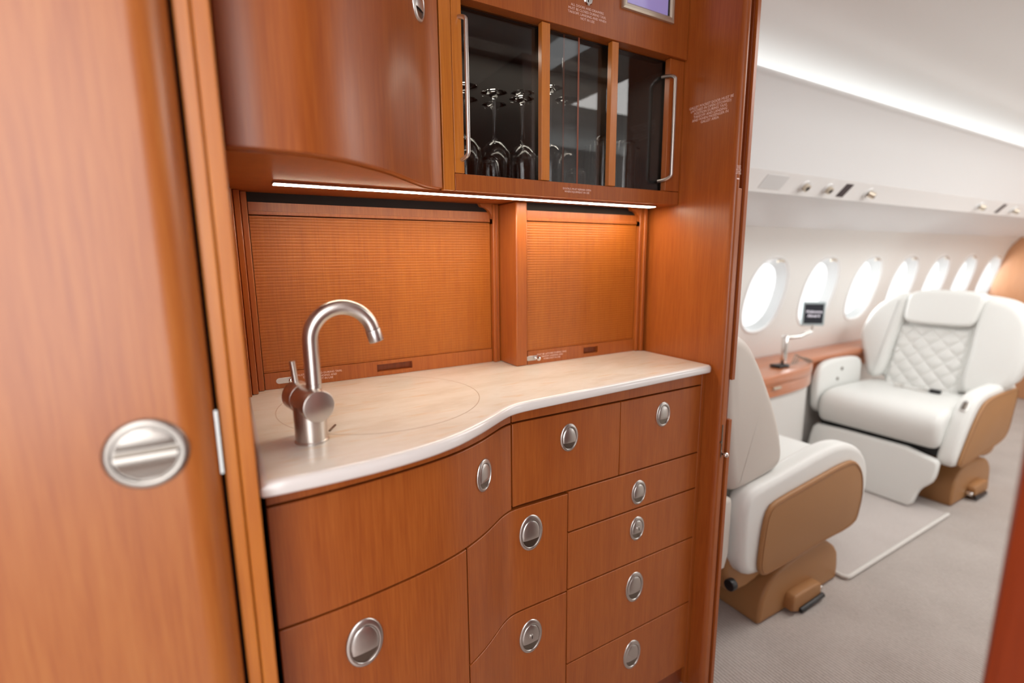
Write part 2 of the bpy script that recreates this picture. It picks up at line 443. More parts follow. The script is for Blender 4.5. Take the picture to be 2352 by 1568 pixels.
# faucet
fc = thing('faucet', 'brushed nickel swan neck faucet with round body standing on the marble worktop', 'faucet', (.0955, .80, -.284))
bx, by = .0965, .802
bm = BM(); lathe(bm, [(.0256, 0), (.0256, .002), (.0242, .0035), (.0242, .060)], (bx, by, -.2838), 40); link('base', bm, M['steel'], fc)
ax = Vector((-.225, .974, 0)).normalized(); c0 = Vector((.1065, .768, -.2215))
bm = BM(); cyl(bm, c0, c0 + ax * .058, .0245, 44, ch=.0014); link('body', bm, M['steel'], fc, angle=50)
bm = BM(); cyl(bm, c0 + ax * .0588, c0 + ax * .094, .0245, 44, ch=.0012); kb = link('mixer_knob', bm, M['steel'], fc, angle=50)
lv = c0 + ax * .084 + Vector((-.003, 0, .004))
bm = BM(); tube(bm, [lv + Vector((0, 0, .018)), lv + Vector((-.001, 0, .028)), lv + Vector((-.003, 0, .055))], [.0047, .0047, .0047], 18); link('lever', bm, M['steel'], fc, angle=50)
sx, sy, sr = .1050, .80, .0117
bm = BM(); cyl(bm, (sx, sy, -.206), (sx, sy, -.1925), sr, 32); link('spout_collar', bm, M['steel'], fc)
bm = BM()
Rr = .0480; zc = -.1235; pts = [(sx, sy, z) for z in rng(-.192, zc, 8)]
A0 = 0; A1 = math.radians(167)
for t in rng(A0, A1, 30)[1:]:
    pts.append((sx + Rr - Rr * math.cos(t), sy - .002 * t, zc + Rr * math.sin(t) * 1.02))
tube(bm, pts, sr, 32); link('spout', bm, M['steel'], fc, angle=60)
p1 = Vector(pts[-1]); d = (Vector(pts[-1]) - Vector(pts[-2])).normalized()
bm = BM(); cyl(bm, p1 + d * .0006, p1 + d * .0210, sr * 1.03, 32, ch=.001); link('nozzle', bm, M['steel_pull'], fc, angle=50)
bm = BM(); cyl(bm, (.128, .83, -.2834), (.142, .856, -.2834), .0018, 10); tag(link('dark_rod', bm, M['steel_dark']), 'small dark rod lying on the marble behind the faucet', 'pull')  # small dark rod for a dark mark on the marble

# ---- back of the work area: tambour shutters, divider, jambs
def shutter(x0, x1, y, lab, slot, latch, textx):
    t = thing('roller_shutter', lab, 'shutter', ((x0 + x1) / 2, y, -.2835))
    bm = BM(); box(bm, x0, x1, y, y + .008, -.246, .0905); link('slats', bm, M['wood_slat'], t)
    bm = BM()
    pf = [(y + .001, .0925), (y - .002, .0935), (y - .002, .100), (y + .0005, .1005), (y + .0005, .1185), (y + .006, .1185), (y + .006, .0925)]
    loft(bm, [[(x, a, b) for a, b in pf] for x in (x0, x1)]); link('top_rail', bm, M['wood'], t, angle=40)
    rail = None
    bm = BM()
    sx0, sx1 = slot; z0, z1 = -.2835, -.247; s0, s1 = -.2735, -.2555
    for b in ((x0, sx0, z0, z1), (sx1, x1, z0, z1), (sx0, sx1, z0, s0), (sx0, sx1, s1, z1)):
        box(bm, b[0], b[1], y - .004, y + .008, b[2], b[3])
    bmesh.ops.remove_doubles(bm, verts=bm.verts, dist=1e-5)
    rail = link('bottom_rail', bm, M['wood'], t)
    bm = BM(); box(bm, sx0 - .002, sx1 + .002, y + .008, y + .011, s0 - .002, s1 + .002); link('finger_slot', bm, M['wood_dark'], rail)
    bm = BM(); lx = latch
    o = [(lx - .012 + .0065 * math.cos(a), -.2665 + .0065 * math.sin(a)) for a in rng(PI / 2, 3 * PI / 2, 10)] + [(lx + .012 + .0065 * math.cos(a), -.2665 + .0065 * math.sin(a)) for a in rng(-PI / 2, PI / 2, 10)]
    puff(bm, o, y - .0045, y - .0035, .0002, XZ, 1); link('latch_plate', bm, M['steel_pull'], rail)
    bm = BM(); cyl(bm, (lx + .012, y - .004, -.2665), (lx + .012, y - .014, -.2665), .003, 14); cyl(bm, (lx + .012, y - .012, -.2665), (lx + .012, y - .020, -.2665), .0062, 20, ch=.002); link('latch_knob', bm, M['chrome'], rail)
    text('placard', 'MUST BE LATCHED DURING TAXI,\nTAKEOFF, LANDING AND\nWHEN NOT IN USE', .0064, (textx, y - .0046, -.2655), (1, 0, 0), (0, 0, 1), M['white_text'], rail)
    return t
shutter(.055, .620, 1.180, 'wide cherry tambour shutter behind the faucet', (.302, .391), .096, .170)
shutter(.680, 1.060, 1.090, 'narrow cherry tambour shutter right of the divider', (.868, .921), .694, .758)
bm = BM(); box(bm, .644, .6775, 1.083, 1.195, -.2835, .138)
tag(link('divider_post', bm, M['wood'], bevel=.003), 'upright cherry divider between the two tambour shutters', 'divider')
def jamb(x0, x1, y0, y1, lab, flutes):
    bm = BM(); w = (x1 - x0) / len(flutes)
    for i, d in enumerate(flutes): box(bm, x0 + i * w + .0007, x0 + (i + 1) * w - .0007, y0 + d, y1, -.2835, .1385)
    return struct(link('trim_1', bm, M['wood'], bevel=.0015), lab, 'trim')
jamb(.015, .054, 1.13, 1.195, 'fluted cherry jamb left of the wide tambour shutter', [0, .018, .040])
jamb(.6215, .6425, 1.165, 1.195, 'thin cherry jamb on the right of the wide tambour shutter', [0, .004])
jamb(1.0615, 1.0975, 1.074, 1.195, 'fluted cherry jamb right of the narrow tambour shutter', [.004, -.004, .008])
for gx, gy in ((.6212, 1.168), (1.0612, 1.078)):
    pf = [(gx, .1385), (gx, .088)] + [(gx - .030 * (1 - math.cos(t)), .1005 + .030 * math.sin(t)) for t in rng(0, PI / 2, 8)] + [(gx - .036, .1385)]
    bm = BM(); loft(bm, [[(x, y, z) for x, z in pf] for y in (gy, gy + .014)]); struct(link('trim_8', bm, M['wood'], angle=40), 'small rounded corner piece at the top right of a tambour shutter', 'trim')
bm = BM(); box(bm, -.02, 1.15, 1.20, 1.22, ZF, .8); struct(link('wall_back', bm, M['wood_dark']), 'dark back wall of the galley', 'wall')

# ================================================================== GALLEY: upper cabinets
Utab = [(.012, .739), (.06, .733), (.107, .7335), (.14, .743), (.17, .7575), (.21, .787), (.254, .826), (.30, .879), (.335, .920), (.365, .950), (.385, .963), (.4025, .969), (.5, .973)]
U = lambda x: interp(Utab, x)
uc = thing('wall_cabinet', 'tall cherry wall cabinet with curved bow door above the faucet', 'cabinet', (.2, .97, .139))
bm = BM(); xs = rng(.014, .4045, 40)
pl = [(x, U(x) + .021) for x in xs] + [(.4045, 1.195), (.014, 1.195)]
loft(bm, [[(x, y, .139) for x, y in pl], [(x, y, .78) for x, y in pl]]); link('carcass', bm, M['wood'], uc, angle=50)
bm = BM(); bent(bm, U, .0155, .4025, .1405, .78, .0195); dr = link('door', bm, M['wood'], uc, bevel=.0018, angle=50)
xx = .352; pull('s', 0, (xx, U(xx) - .0005, .462), Fn(xx, U), dr)

gc = thing('glass_cabinet', 'cherry framed glassware cabinet with smoked sliding glass doors', 'cabinet', (.75, 1.05, .139))
Y0 = .973
def piece(name, x0, x1, z0, z1, y0=Y0, y1=.99, mat='wood', bev=.001, par=gc):
    bm = BM(); box(bm, x0, x1, y0, y1, z0, z1); return link(name, bm, M[mat], par, bevel=bev)
piece('stile', .4065, .4315, .139, .78, mat='wood_edge'); piece('stile', .4325, .4545, .1745, .5045, mat='wood_edge', y1=.988)
piece('stile', 1.046, 1.0985, .1745, .5045)
piece('bottom_rail', .4325, 1.0985, .139, .1735)
hd = piece('header_panel', .4325, 1.0985, .5055, .78, y0=.965)
piece('mullion', .645, .667, .1745, .5045, y0=.969, y1=.984, mat='wood_edge'); piece('mullion', .845, .866, .1745, .5045, y0=.969, y1=.984, mat='wood_edge')
bm = BM()
box(bm, .4325, 1.0985, .991, 1.195, .139, .1555); box(bm, .4325, 1.0985, .991, 1.195, .5055, .78); box(bm, .4065, .4315, .991, 1.195, .139, .78)
link('carcass', bm, M['wood'], gc)
bm = BM(); box(bm, .4545, 1.0975, 1.19, 1.194, .156, .505); box(bm, .433, .4545, .9945, 1.19, .156, .505); box(bm, 1.09, 1.0975, .9945, 1.19, .156, .505); box(bm, .4545, 1.09, .9985, 1.19, .156, .160); box(bm, .4545, 1.09, .9985, 1.19, .5015, .505); link('interior_lining', bm, M['interior'], gc)
def dhandle(x, z0, z1, par, s):
    bm = BM(); y1, y0 = .9905, .953
    p = [(x + s * .010, y1, z0)] + [(x + s * .010 * (1 - math.sin(t)), y1 - (y1 - y0) * math.sin(t) , z0 - 0 + .014 * (1 - math.cos(t))) for t in rng(.15, PI / 2, 7)]
    q = [(x + s * .010, y1, z1)] + [(x + s * .010 * (1 - math.sin(t)), y1 - (y1 - y0) * math.sin(t), z1 - .014 * (1 - math.cos(t))) for t in rng(.15, PI / 2, 7)]
    tube(bm, p + q[::-1], .0043, 14); return link('bar_handle', bm, M['steel_pull'], par, angle=60)
g1 = piece('glass_door', .4555, .765, .1615, .5035, y0=.990, y1=.9925, mat='door_glass', bev=0)
g2 = piece('glass_door', .72, 1.0895, .1615, .5035, y0=.9945, y1=.997, mat='door_glass', bev=0)
dhandle(.455, .200, .474, g1, -1)
dhandle(1.046, .200, .462, g2, -1)
# thin dark strips at the pane overlap, standing for wood reflections
for gx, gd in ((.762, g1), (.7225, g2)):
    bm = BM(); yy = .990 if gd is g1 else .9945; box(bm, gx - .0022, gx + .0022, yy - .0006, yy, .1625, .5025); link('reflection_strip', bm, M['wood_dark'], gd)
text('placard', 'DOOR(S) MUST REMAIN OPEN\nWHEN EQUIPMENT IN USE', .0062, (.7495, Y0 - .0006, .1565), (1, 0, 0), (0, 0, 1), M['white_text'], gc)
text('placard', 'ALL DOORS AND DRAWERS\nMUST BE CLOSED DURING TAXI,\nTAKEOFF, LANDING AND WHEN\nNOT IN USE', .0074, (.766, .9644, .5415), (1, 0, 0), (0, 0, 1), M['white_text'], hd)
bm = BM(); lathe(bm, [(.0125, 0), (.0125, .0015), (.0105, .003), (.007, .003), (.0066, .0018), (.001, .0018)], (0, 0, 0), 32)
for v in bm.verts: v.co = Vector((.767 + v.co.x, .965 - v.co.z, .573 + v.co.y))
box(bm, .7660, .7680, .9625, .9631, .566, .580, mi=1); link('key_lock', bm, [M['chrome'], M['gap']], hd)
cp = piece('control_screen', .871, 1.033, .582, .74, y0=.9635, y1=.9648, mat='screen', par=hd)
bm = BM(); X0, X1, Z0, Z1, e = .867, 1.037, .578, .744, .014
def fr4(x0, x1, z0, z1, d):
    return [(x0 + d, z0 + d), (x1 - d, z0 + d), (x1 - d, z1 - d), (x0 + d, z1 - d)]
loft(bm, [[(x, y, z) for x, z in fr4(X0, X1, Z0, Z1, d)] for d, y in ((0, .965), (0, .958), (.004, .956), (.010, .9565), (e, .9600), (e, .9635))], caps=False)
link('bezel', bm, M['silver'], cp, smooth=False)
bm = BM(); box(bm, X1 - e - .004, X1 - e, .9628, .9634, Z0 + e, Z1 - e); link('screen_edge', bm, M['black'], cp)

# LED strip on the soffit
sl = thing('strip_light', 'slim glowing LED strip light under the wall cabinets', 'light', (.57, 1.016, .1345))
bm = BM(); box(bm, .090, 1.047, 1.001, 1.032, .1350, .1391); link('housing', bm, M['wood_dark'], sl)
bm = BM(); box(bm, .092, 1.045, 1.004, 1.029, .1343, .1351); link('diffuser', bm, M['led'], sl)
for a, b, yy in ((.055, .6200, 1.1865), (.680, 1.060, 1.0965)):
    bm = BM(); box(bm, a, b, yy, yy + .004, .112, .1388); struct(link('slot_shade', bm, M['gap']), 'black strip standing for shade in the slot above a tambour shutter', 'trim')  # solid black strip paints the shade above each shutter

# glassware
def wine(h=.215, rb=.0385, hb=.108):
    bm = BM()
    pr = [(rb * .86, 0), (rb * .97, hb * .3), (rb, hb * .55), (rb * .93, hb * .78), (rb * .62, hb * .95), (rb * .2, hb * 1.03), (.0042, hb * 1.12), (.0036, h * .8), (.0042, h - .012), (.012, h - .005), (.031, h - .0015), (.031, h)]
    inner = [(.001, h), (.001, h - .0005)]
    n = 26; outer = [[(r * math.cos(2 * PI * k / n), r * math.sin(2 * PI * k / n), z) for k in range(n)] for r, z in pr]
    loft(bm, outer, caps=False)
    bm.faces.new([v for v in bm.verts[:0]]) if False else None
    pin = [(rb * .86 - .0012, 0)] + [(max(.0006, r - .0014), z - .0012) for r, z in pr[1:6]] + [(.0004, hb * 1.0)]
    loft(bm, [[(r * math.cos(2 * PI * k / n), r * math.sin(2 * PI * k / n), z) for k in range(n)] for r, z in pin], caps=False)
    a = [(pr[0][0], 0), (pin[0][0], 0)]
    loft(bm, [[(r * math.cos(2 * PI * k / n), r * math.sin(2 * PI * k / n), 0) for k in range(n)] for r, z in a], caps=False)
    loft(bm, [[(r * math.cos(2 * PI * k / n), r * math.sin(2 * PI * k / n), h) for k in range(n)] for r in (.031, .0005)], caps=False)
    bmesh.ops.remove_doubles(bm, verts=bm.verts, dist=1e-6)
    return bm
def tumbler(h=.10, r0=.030, r1=.034):
    bm = BM(); n = 26
    pr = [(r1, 0), (r1 * 1.0, h * .3), (r0 * 1.02, h * .8), (r0 * .95, h - .004), (r0 * .85, h), (.0005, h - .001), (.0005, h - .006), (r0 * .8, h - .007), (r0 * .9, h * .8), (r1 - .002, .0), (r1, 0)]
    loft(bm, [[(r * math.cos(2 * PI * k / n), r * math.sin(2 * PI * k / n), z) for k in range(n)] for r, z in pr], caps=False)
    bmesh.ops.remove_doubles(bm, verts=bm.verts, dist=1e-6)
    return bm
def place_glass(name, bm0, spots, labels, group, cat):
    first = None
    for (x, y), lb in zip(spots, labels):
        if first is None:
            o = link(name, bm0, M['crystal'], origin=(0, 0, 0)); first = o
        else:
            o = first.copy(); COL.objects.link(o)
        o.location = W((x, y, .1602)); tag(o, lb, cat, group)
place_glass('wine_glass', wine(), [(.4985, 1.062), (.578, 1.068), (.658, 1.075), (.620, 1.146), (.540, 1.146)],
    ['upturned wine glass behind the left bar handle in the glass cabinet', 'upturned wine glass in the middle of the left cabinet pane', 'upturned wine glass beside the left mullion of the glass cabinet',
     'upturned wine glass in the back row, nearer the left mullion', 'upturned wine glass in the back row, nearer the left bar handle'], 'wine glasses in the glass cabinet', 'glass')
place_glass('tall_goblet', wine(.255, .038, .12), [(.748, 1.085), (.835, 1.135), (.705, 1.148)],
    ['tall upturned goblet in the centre of the middle cabinet pane', 'tall upturned goblet beside the right mullion of the glass cabinet', 'tall upturned goblet just right of the left mullion'], 'goblets in the middle of the glass cabinet', 'glass')
place_glass('tumbler', tumbler(.15, .033, .0365), [(.902, 1.06), (.985, 1.07), (.94, 1.14), (1.05, 1.12)],
    ['upturned tumbler just right of the right mullion', 'upturned tumbler in the middle of the right cabinet pane', 'upturned tumbler in the back row of the right pane', 'upturned tumbler nearest the right bar handle'], 'tumblers in the glass cabinet', 'glass')
place_glass('short_tumbler', tumbler(.06, .026, .029), [(.538, 1.0265), (.80, 1.045)],
    ['short glass at the front behind the left pane', 'short glass at the front behind the middle pane'], 'short glasses in the glass cabinet', 'glass')

# ================================================================== left door, post, right bulkhead
d1 = sthing('door_1', 'large lacquered cherry sliding door filling the left edge of the photo', 'door', (-.4, .63, ZF))
bm = BM(); pl = [(-1.0, .60), (-.3, .60), (-.058, .60)] + [(-.058 + .033 * math.sin(t), .60 + .033 * (1 - math.cos(t)) * 1.1) for t in rng(.1, PI / 2, 10)] + [(-.025, .66), (-1.0, .66)]
loft(bm, [[(x, y, z) for x, y in pl] for z in (ZF, .80)]); dp = link('door_panel', bm, M['wood_door'], d1, angle=25)
hd1 = None
bm = BM(); n = 56; ro = .037
def rg(r, y): return [(ro * r * math.cos(2 * PI * k / n), y, ro * r * math.sin(2 * PI * k / n)) for k in range(n)]
loft(bm, [rg(r, y) for r, y in ((1, 0), (.985, -.0022), (.95, -.0034), (.86, -.0042), (.80, -.0036), (.785, -.001))], caps=False)
loft(bm, [rg(r, y) for r, y in ((.785, -.001), (.6, -.0004), (.3, -.0003), (.02, -.0003))], caps=True, mi=0)
# raised grip bar with ramped lower half
a = ro * .745
def chord(z): return math.sqrt(max(0, a * a - z * z))
rows = [(.0045, -.0012, 1), (.0015, -.0013, 1), (.0010, -.0070, 1), (-.0005, -.0078, 0), (-.0090, -.0072, 0), (-.0100, -.0062, 1), (-.0110, -.0050, 0), (-.0190, -.0036, 0), (-.0255, -.0020, 0)]
prev = None
for z, y, mi in rows:
    c = chord(z) * .97; cur = [bm.verts.new((c * (-1 + 2 * j / 12), y, z)) for j in range(13)]
    if prev:
        for j in range(12): bm.faces.new((prev[j], prev[j + 1], cur[j + 1], cur[j])).material_index = 1 if mi else 0
    prev = cur
prev = None
for z, y in ((.0065, -.0012), (.0075, -.0020), (.014, -.0030), (.021, -.0024), (.0262, -.0014)):
    c = chord(z) * .97; cur = [bm.verts.new((c * (-1 + 2 * j / 12), y - .0012 * (1 - ((j - 6) / 6) ** 2), z)) for j in range(13)]
    if prev:
        for j in range(12): bm.faces.new((prev[j], prev[j + 1], cur[j + 1], cur[j])).material_index = 0
    prev = cur
bmesh.ops.translate(bm, verts=bm.verts, vec=(-.0855, .60, -.195))
link('round_handle', bm, [M['steel_door'], M['steel_dark']], d1, angle=50)
bm = BM(); box(bm, -.0245, -.0215, .6335, .652, -.245, -.169); box(bm, -.0225, -.0205, .640, .648, -.222, -.205, mi=1); link('strike_plate', bm, [M['chrome'], M['black']], d1)
bm = BM(); box(bm, -.08, -.013, .668, .70, ZF, .8); struct(link('trim_2', bm, M['gap']), 'black filler standing for shade in the gap behind the sliding door edge', 'trim')  # black backing closes the bright gap with painted shade
bm = BM(); box(bm, -.0205, -.0058, .640, .665, ZF, .8); box(bm, -.0048, .0125, .641, .70, ZF, .8)
struct(link('trim_2', bm, M['wood_edge'], bevel=.0018), 'pale orange cherry door post between the sliding door and the galley', 'trim')
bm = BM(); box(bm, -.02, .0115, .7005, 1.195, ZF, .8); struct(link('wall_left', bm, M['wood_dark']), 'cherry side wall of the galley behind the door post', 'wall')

# right bulkhead: side wall with bull nose, then door leaf strips
wr = sthing('wall_right', 'cherry bulkhead closing the right end of the galley with a rounded nose', 'wall', (1.11, .95, ZF))
bm = BM(); x0, x1, y0 = 1.10, 1.1125, .797
pl = [(x0, 1.195), (x0, y0 + .016)] + [(x0 + .010 - .010 * math.cos(t), y0 + .016 - .016 * math.sin(t)) for t in rng(.1, PI / 2, 8)] + [(x1, y0), (x1, 1.195)]
loft(bm, [[(x, y, z) for x, y in pl] for z in (ZF, .8)]); link('panel', bm, M['wood'], wr, angle=30)
bm = BM(); box(bm, 1.1128, 1.149, .835, 1.5, ZF, .8); link('core', bm, M['wood_dark'], wr)
text('placard', 'GALLEY POCKET DOOR MUST BE\nLATCHED IN OPEN (STOWED)\nPOSITION DURING TAXI,\nTAKEOFF AND LANDING\nAND WHEN PASSENGER IN\nGALLEY AREA', .0088, (1.0995, .885, .361), (0, -1, 0), (0, 0, 1), M['white_text'], wr, spacing=.92)
text('placard', 'GALLEY\nDOOR\nMUST BE\nCLOSED\nLATCHED', .0046, (1.1062, .7966, .2065), (1, 0, 0), (0, 0, 1), M['white_text'], wr, spacing=.95)
bm = BM(); box(bm, 1.1015, 1.1105, .7962, .797, .184, .187); link('placard_line', bm, M['white_text'], wr)
bm = BM(); box(bm, 1.1095, 1.1135, .7955, .812, -.535, -.444); cyl(bm, (1.1095, .7945, -.492), (1.1095, .7985, -.492), .004, 12); link('latch_plate', bm, M['steel_dark'], wr)
d2 = sthing('door_2', 'pocket door edge between the galley and the cabin, with small chrome knob', 'door', (1.13, .95, ZF))
bm = BM(); box(bm, 1.1150, 1.1290, .800, .834, ZF, .165); link('leading_edge', bm, M['wood'], d2, bevel=.0015)
bm = BM(); cyl(bm, (1.122, .800, -.528), (1.122, .792, -.528), .0035, 12); sph(bm, (1.122, .789, -.528), .0072); link('knob', bm, M['chrome'], d2)
bm = BM(); box(bm, 1.1312, 1.1365, .803, .834, ZF, .8); link('inner_strip', bm, M['wood_dark'], d2)
bm = BM(); box(bm, 1.1372, 1.1495, .797, .834, -.325, .8); box(bm, 1.1372, 1.1495, .797, .834, ZF, -.435); link('outer_strip', bm, M['wood'], d2, bevel=.001)
bm = BM(); box(bm, 1.1128, 1.1370, .825, .834, .165, .8); link('pocket_shade', bm, M['gap'], d2)  # black sheet paints the shade at the back of the slot
# near right edge
bm = BM(); pl = [(.55, -.3), (.55, .105), (.553, .116), (.562, .120), (.60, .120), (.60, -.3)]
loft(bm, [[(x, y, z) for x, y in pl] for z in (ZF, .8)]); struct(link('wall_entrance', bm, wood('entrance_cherry', (.20, .026, .004), (.26, .036, .005), (.31, .048, .008), coat=.05, rough=.5), angle=50), 'dark cherry partition edge at the right border of the photo', 'wall')
bm = BM(); box(bm, 1.10, 1.15, -1.1, .19, ZF, .8); struct(link('wall_forward', bm, M['wood_dark']), 'bulkhead on the far side of the galley doorway', 'wall')
# galley enclosure behind the camera
bm = BM(); box(bm, -1.6, -.95, -.80, -.78, ZF, .8); box(bm, -.05, 1.10, -.80, -.78, ZF, .8); box(bm, -.95, -.05, -.80, -.78, .72, .8)
struct(link('wall_entry', bm, M['wood']), 'cherry wall around the entrance behind the camera', 'wall')
bm = BM(); box(bm, -1.62, -1.60, -.80, .7, ZF, .8); struct(link('wall_aft', bm, M['wood']), 'cherry wall behind the camera', 'wall')
bm = BM(); box(bm, -1.62, 1.15, -.80, 1.22, .80, .82); struct(link('ceiling', bm, M['shell']), 'galley ceiling', 'ceiling')

K = 1.0
# ================================================================== CABIN
XC0, XC1, YC = 1.0815, 5.72, .38
yw = lambda z: 1.508 - .235 * z - (2.6 * z * z if z > 0 else 0) + (0 if z > -.62 else -.10 * (z + .62) ** 2)
def side(s, y): return YC + s * (y - YC)
WX = [2.450 + .508 * i for i in range(7)]; HW, ZT, ZB = .254, .06, -.50
def sup(t, a, b, e=2.35):
    c, s_ = math.cos(t), math.sin(t); return (a * math.copysign(abs(c) ** (2 / e), c), b * math.copysign(abs(s_) ** (2 / e), s_))
NW = 64; ZC = -.21; AW, BW = .179, .206
def cabin_wall(s, name, lab):
    bm = BM()
    def quad(x0, x1, zs):
        for a, b in zip(zs, zs[1:]):
            bm.faces.new([bm.verts.new((x, side(s, yw(z)), z)) for x, z in ((x0, a), (x1, a), (x1, b), (x0, b))])
    quad(XC0, XC1, rng(-1.2, ZB, 8)); quad(XC0, XC1, rng(ZT, .165, 6))
    quad(XC0, WX[0] - HW, rng(ZB, ZT, 10)); quad(WX[-1] + HW, XC1, rng(ZB, ZT, 10)) if XC1 > WX[-1] + HW else None
    for cx in WX:
        hr = min(HW, XC1 - cx)
        rings = []
        for q in rng(0, 1, 6):
            r = []
            for k in range(NW):
                t = 2 * PI * k / NW; ex, ez = sup(t, AW, BW)
                c, s_ = math.cos(t), math.sin(t); m = max(abs(c), abs(s_)); rx = c / m * (hr if c > 0 else HW); rz = ZC + (s_ / m) * (ZT - ZC if s_ > 0 else ZC - ZB)
                x = cx + ex + (rx - ex) * q; z = ZC + ez + (rz - ZC - ez) * q
                r.append((x, side(s, yw(z)), z))
            rings.append(r)
        loft(bm, rings, caps=False)
    bmesh.ops.remove_doubles(bm, verts=bm.verts, dist=1e-4)
    struct(link(name, bm, M['shell_warm'], angle=60), lab, 'wall')
    for i, cx in enumerate(WX):
        def ring(a, b, d, zc=ZC):
            out = []
            for k in range(NW):
                ex, ez = sup(2 * PI * k / NW, a, b); z = zc + ez; out.append((cx + ex, side(s, yw(z) + d), z))
            return out
        w = sthing('window_%d' % (i + 1 if s > 0 else i + 8), ['window nearest the galley, with a wide view of its white pane', 'second cabin window from the galley, behind the small monitor', 'third cabin window from the galley, left of the facing seat', 'fourth cabin window from the galley, partly behind the facing seat', 'fifth cabin window from the galley, above the facing seat headrest', 'sixth cabin window from the galley, above the facing seat', 'farthest cabin window, next to the wooden bulkhead'][i] if s > 0 else 'cabin window number %d on the side opposite the photo' % (i + 1), 'window', (cx, side(s, yw(ZC)), ZC))
        bm = BM(); loft(bm, [ring(AW + .001, BW + .001, .001), ring(AW - .001, BW - .001, -.004), ring(AW - .012, BW - .010, -.004), ring(AW - .018, BW - .015, .004)], caps=False); link('rim', bm, M['rim'], w, angle=70)
        bm = BM(); loft(bm, [ring(AW - .018, BW - .015, .004), ring(AW - .026, BW - .026, .034), ring(AW - .032, BW - .038, .054)], caps=False); link('reveal', bm, M['reveal'], w, angle=70)
        if s > 0:
            bm = BM(); loft(bm, [ring(AW - .030, BW - .037, .054), ring(.001, .001, .054)], caps=False); link('pane', bm, M['pane'], w)
            bm = BM(); tube(bm, [(cx + .02, yw(-.02) + .004, -.030), (cx + .05, yw(-.02) + .002, -.026), (cx + .075, yw(-.02) + .004, -.032)], .006, 10); link('shade_tab', bm, M['silver'], w)
cabin_wall(1, 'wall_windows', 'white cabin wall with a row of oval windows')
cabin_wall(-1, 'wall_opposite', 'white cabin wall opposite the window row')
for s, nm in ((1, 'window side'), (-1, 'far side')):
    bm = BM(); pf = [(1.392, .150), (1.396, .140), (1.396, .133), (1.390, .130), (1.375, .134), (1.30, .160), (1.20, .198), (1.132, .221), (1.125, .226)]
    loft(bm, [[(x, side(s, y), z) for y, z in pf] for x in (XC0, XC1)], closed=False); struct(link('trim_3', bm, M['shell_grey'], angle=40), 'pale grey valance above the windows on the ' + nm, 'trim')
    bm = BM(); pf = [(1.125, .226), (1.122, .232), (1.074, .284), (1.070, .290)]
    loft(bm, [[(x, side(s, y), z) for y, z in pf] for x in (XC0, XC1)], closed=False); ps = struct(link('trim_4', bm, M['shell'], angle=40), 'passenger service strip with lamps and vents on the ' + nm, 'trim')
    bm = BM(); pf = [(1.070, .290), (1.05, .34), (1.00, .44), (.955, .514), (.948, .520), (.940, .524), (.938, .530), (.946, .532)]
    loft(bm, [[(x, side(s, y), z) for y, z in pf] for x in (XC0, XC1)], closed=False); struct(link('trim_5', bm, M['shell_grey'], angle=50), 'smooth pale grey ceiling panel along the ' + nm, 'trim')
    bm = BM(); box(bm, XC0 + .03, XC1 - .03, *sorted((side(s, 1.00), side(s, 1.03))), .515, .520); tag(link('cove_light', bm, M['cove']), 'long cove light strip hidden above the ceiling panel on the ' + nm, 'light')
    bm = BM(); box(bm, XC0 + .03, XC1 - .03, *sorted((side(s, 1.372), side(s, 1.384))), .143, .147); tag(link('valance_light', bm, M['cove']), 'thin light strip above the window panel on the ' + nm, 'light')
bm = BM(); pf = [(side(1, 1.12), .50), (side(1, 1.10), .56)] + [(YC + .62 * math.cos(t), .565 + .10 * math.sin(t)) for t in rng(.25, PI - .25, 16)] + [(side(-1, 1.10), .56), (side(-1, 1.12), .50)]
loft(bm, [[(x, y, z) for y, z in pf] for x in (XC0, XC1)], closed=False); struct(link('ceiling_cabin', bm, M['ceil'], angle=70), 'curved white cabin ceiling', 'ceiling').name = 'ceiling'
bm = BM(); box(bm, XC0, XC1, side(1, 1.455), side(1, 1.46), .15, .30); struct(link('trim_6', bm, M['shell']), 'white backing behind the valance', 'trim')
bm = BM(); box(bm, -1.62, XC1 + .1, -1.1, 1.75, -1.215, -1.2); struct(link('floor', bm, M['carpet'], smooth=False), 'taupe ribbed carpet floor', 'floor')

bm = BM(); box(bm, -1.5, .25, -.75, .55, -1.2, -1.197); struct(link('floor_bounce', bm, simple('pale_floor_bounce', (.74, .71, .68), .35, coat=.3), smooth=False), 'unseen pale floor sheet added to bounce light onto the galley', 'floor').name = 'floor'  # out of view, added pale to reflect light up at the left door
# service strip fittings (on the slanted strip between (1.122,.232) and (1.074,.284))
def onstrip(x, t, off=0):
    y = 1.122 + (1.074 - 1.122) * t; z = .232 + (.284 - .232) * t; nn = Vector((0, -.052, -.048)).normalized()
    return Vector((x, y, z)) + nn * off
def strip_cyl(bm, x, t, r, o0, o1, mi=0): cyl(bm, onstrip(x, t, o0), onstrip(x, t, o1), r, 20, mi=mi)
for k, (x, lb) in enumerate([(1.535, 'air vent on the service strip next to the galley jamb'), (1.915, 'air vent left of the reading lamp on the service strip'), (2.075, 'air vent just left of the dark grille on the service strip')]):
    v = thing('air_vent', lb, 'vent', tuple(onstrip(x, .5)), 'air vents on the service strip')
    bm = BM(); strip_cyl(bm, x, .5, .022, 0, .006); link('ring', bm, M['shell'], v)
    bm = BM(); strip_cyl(bm, x, .5, .014, .006, .020); strip_cyl(bm, x, .5, .008, .020, .0215, mi=1); link('nozzle', bm, [M['silver'], M['black']], v)
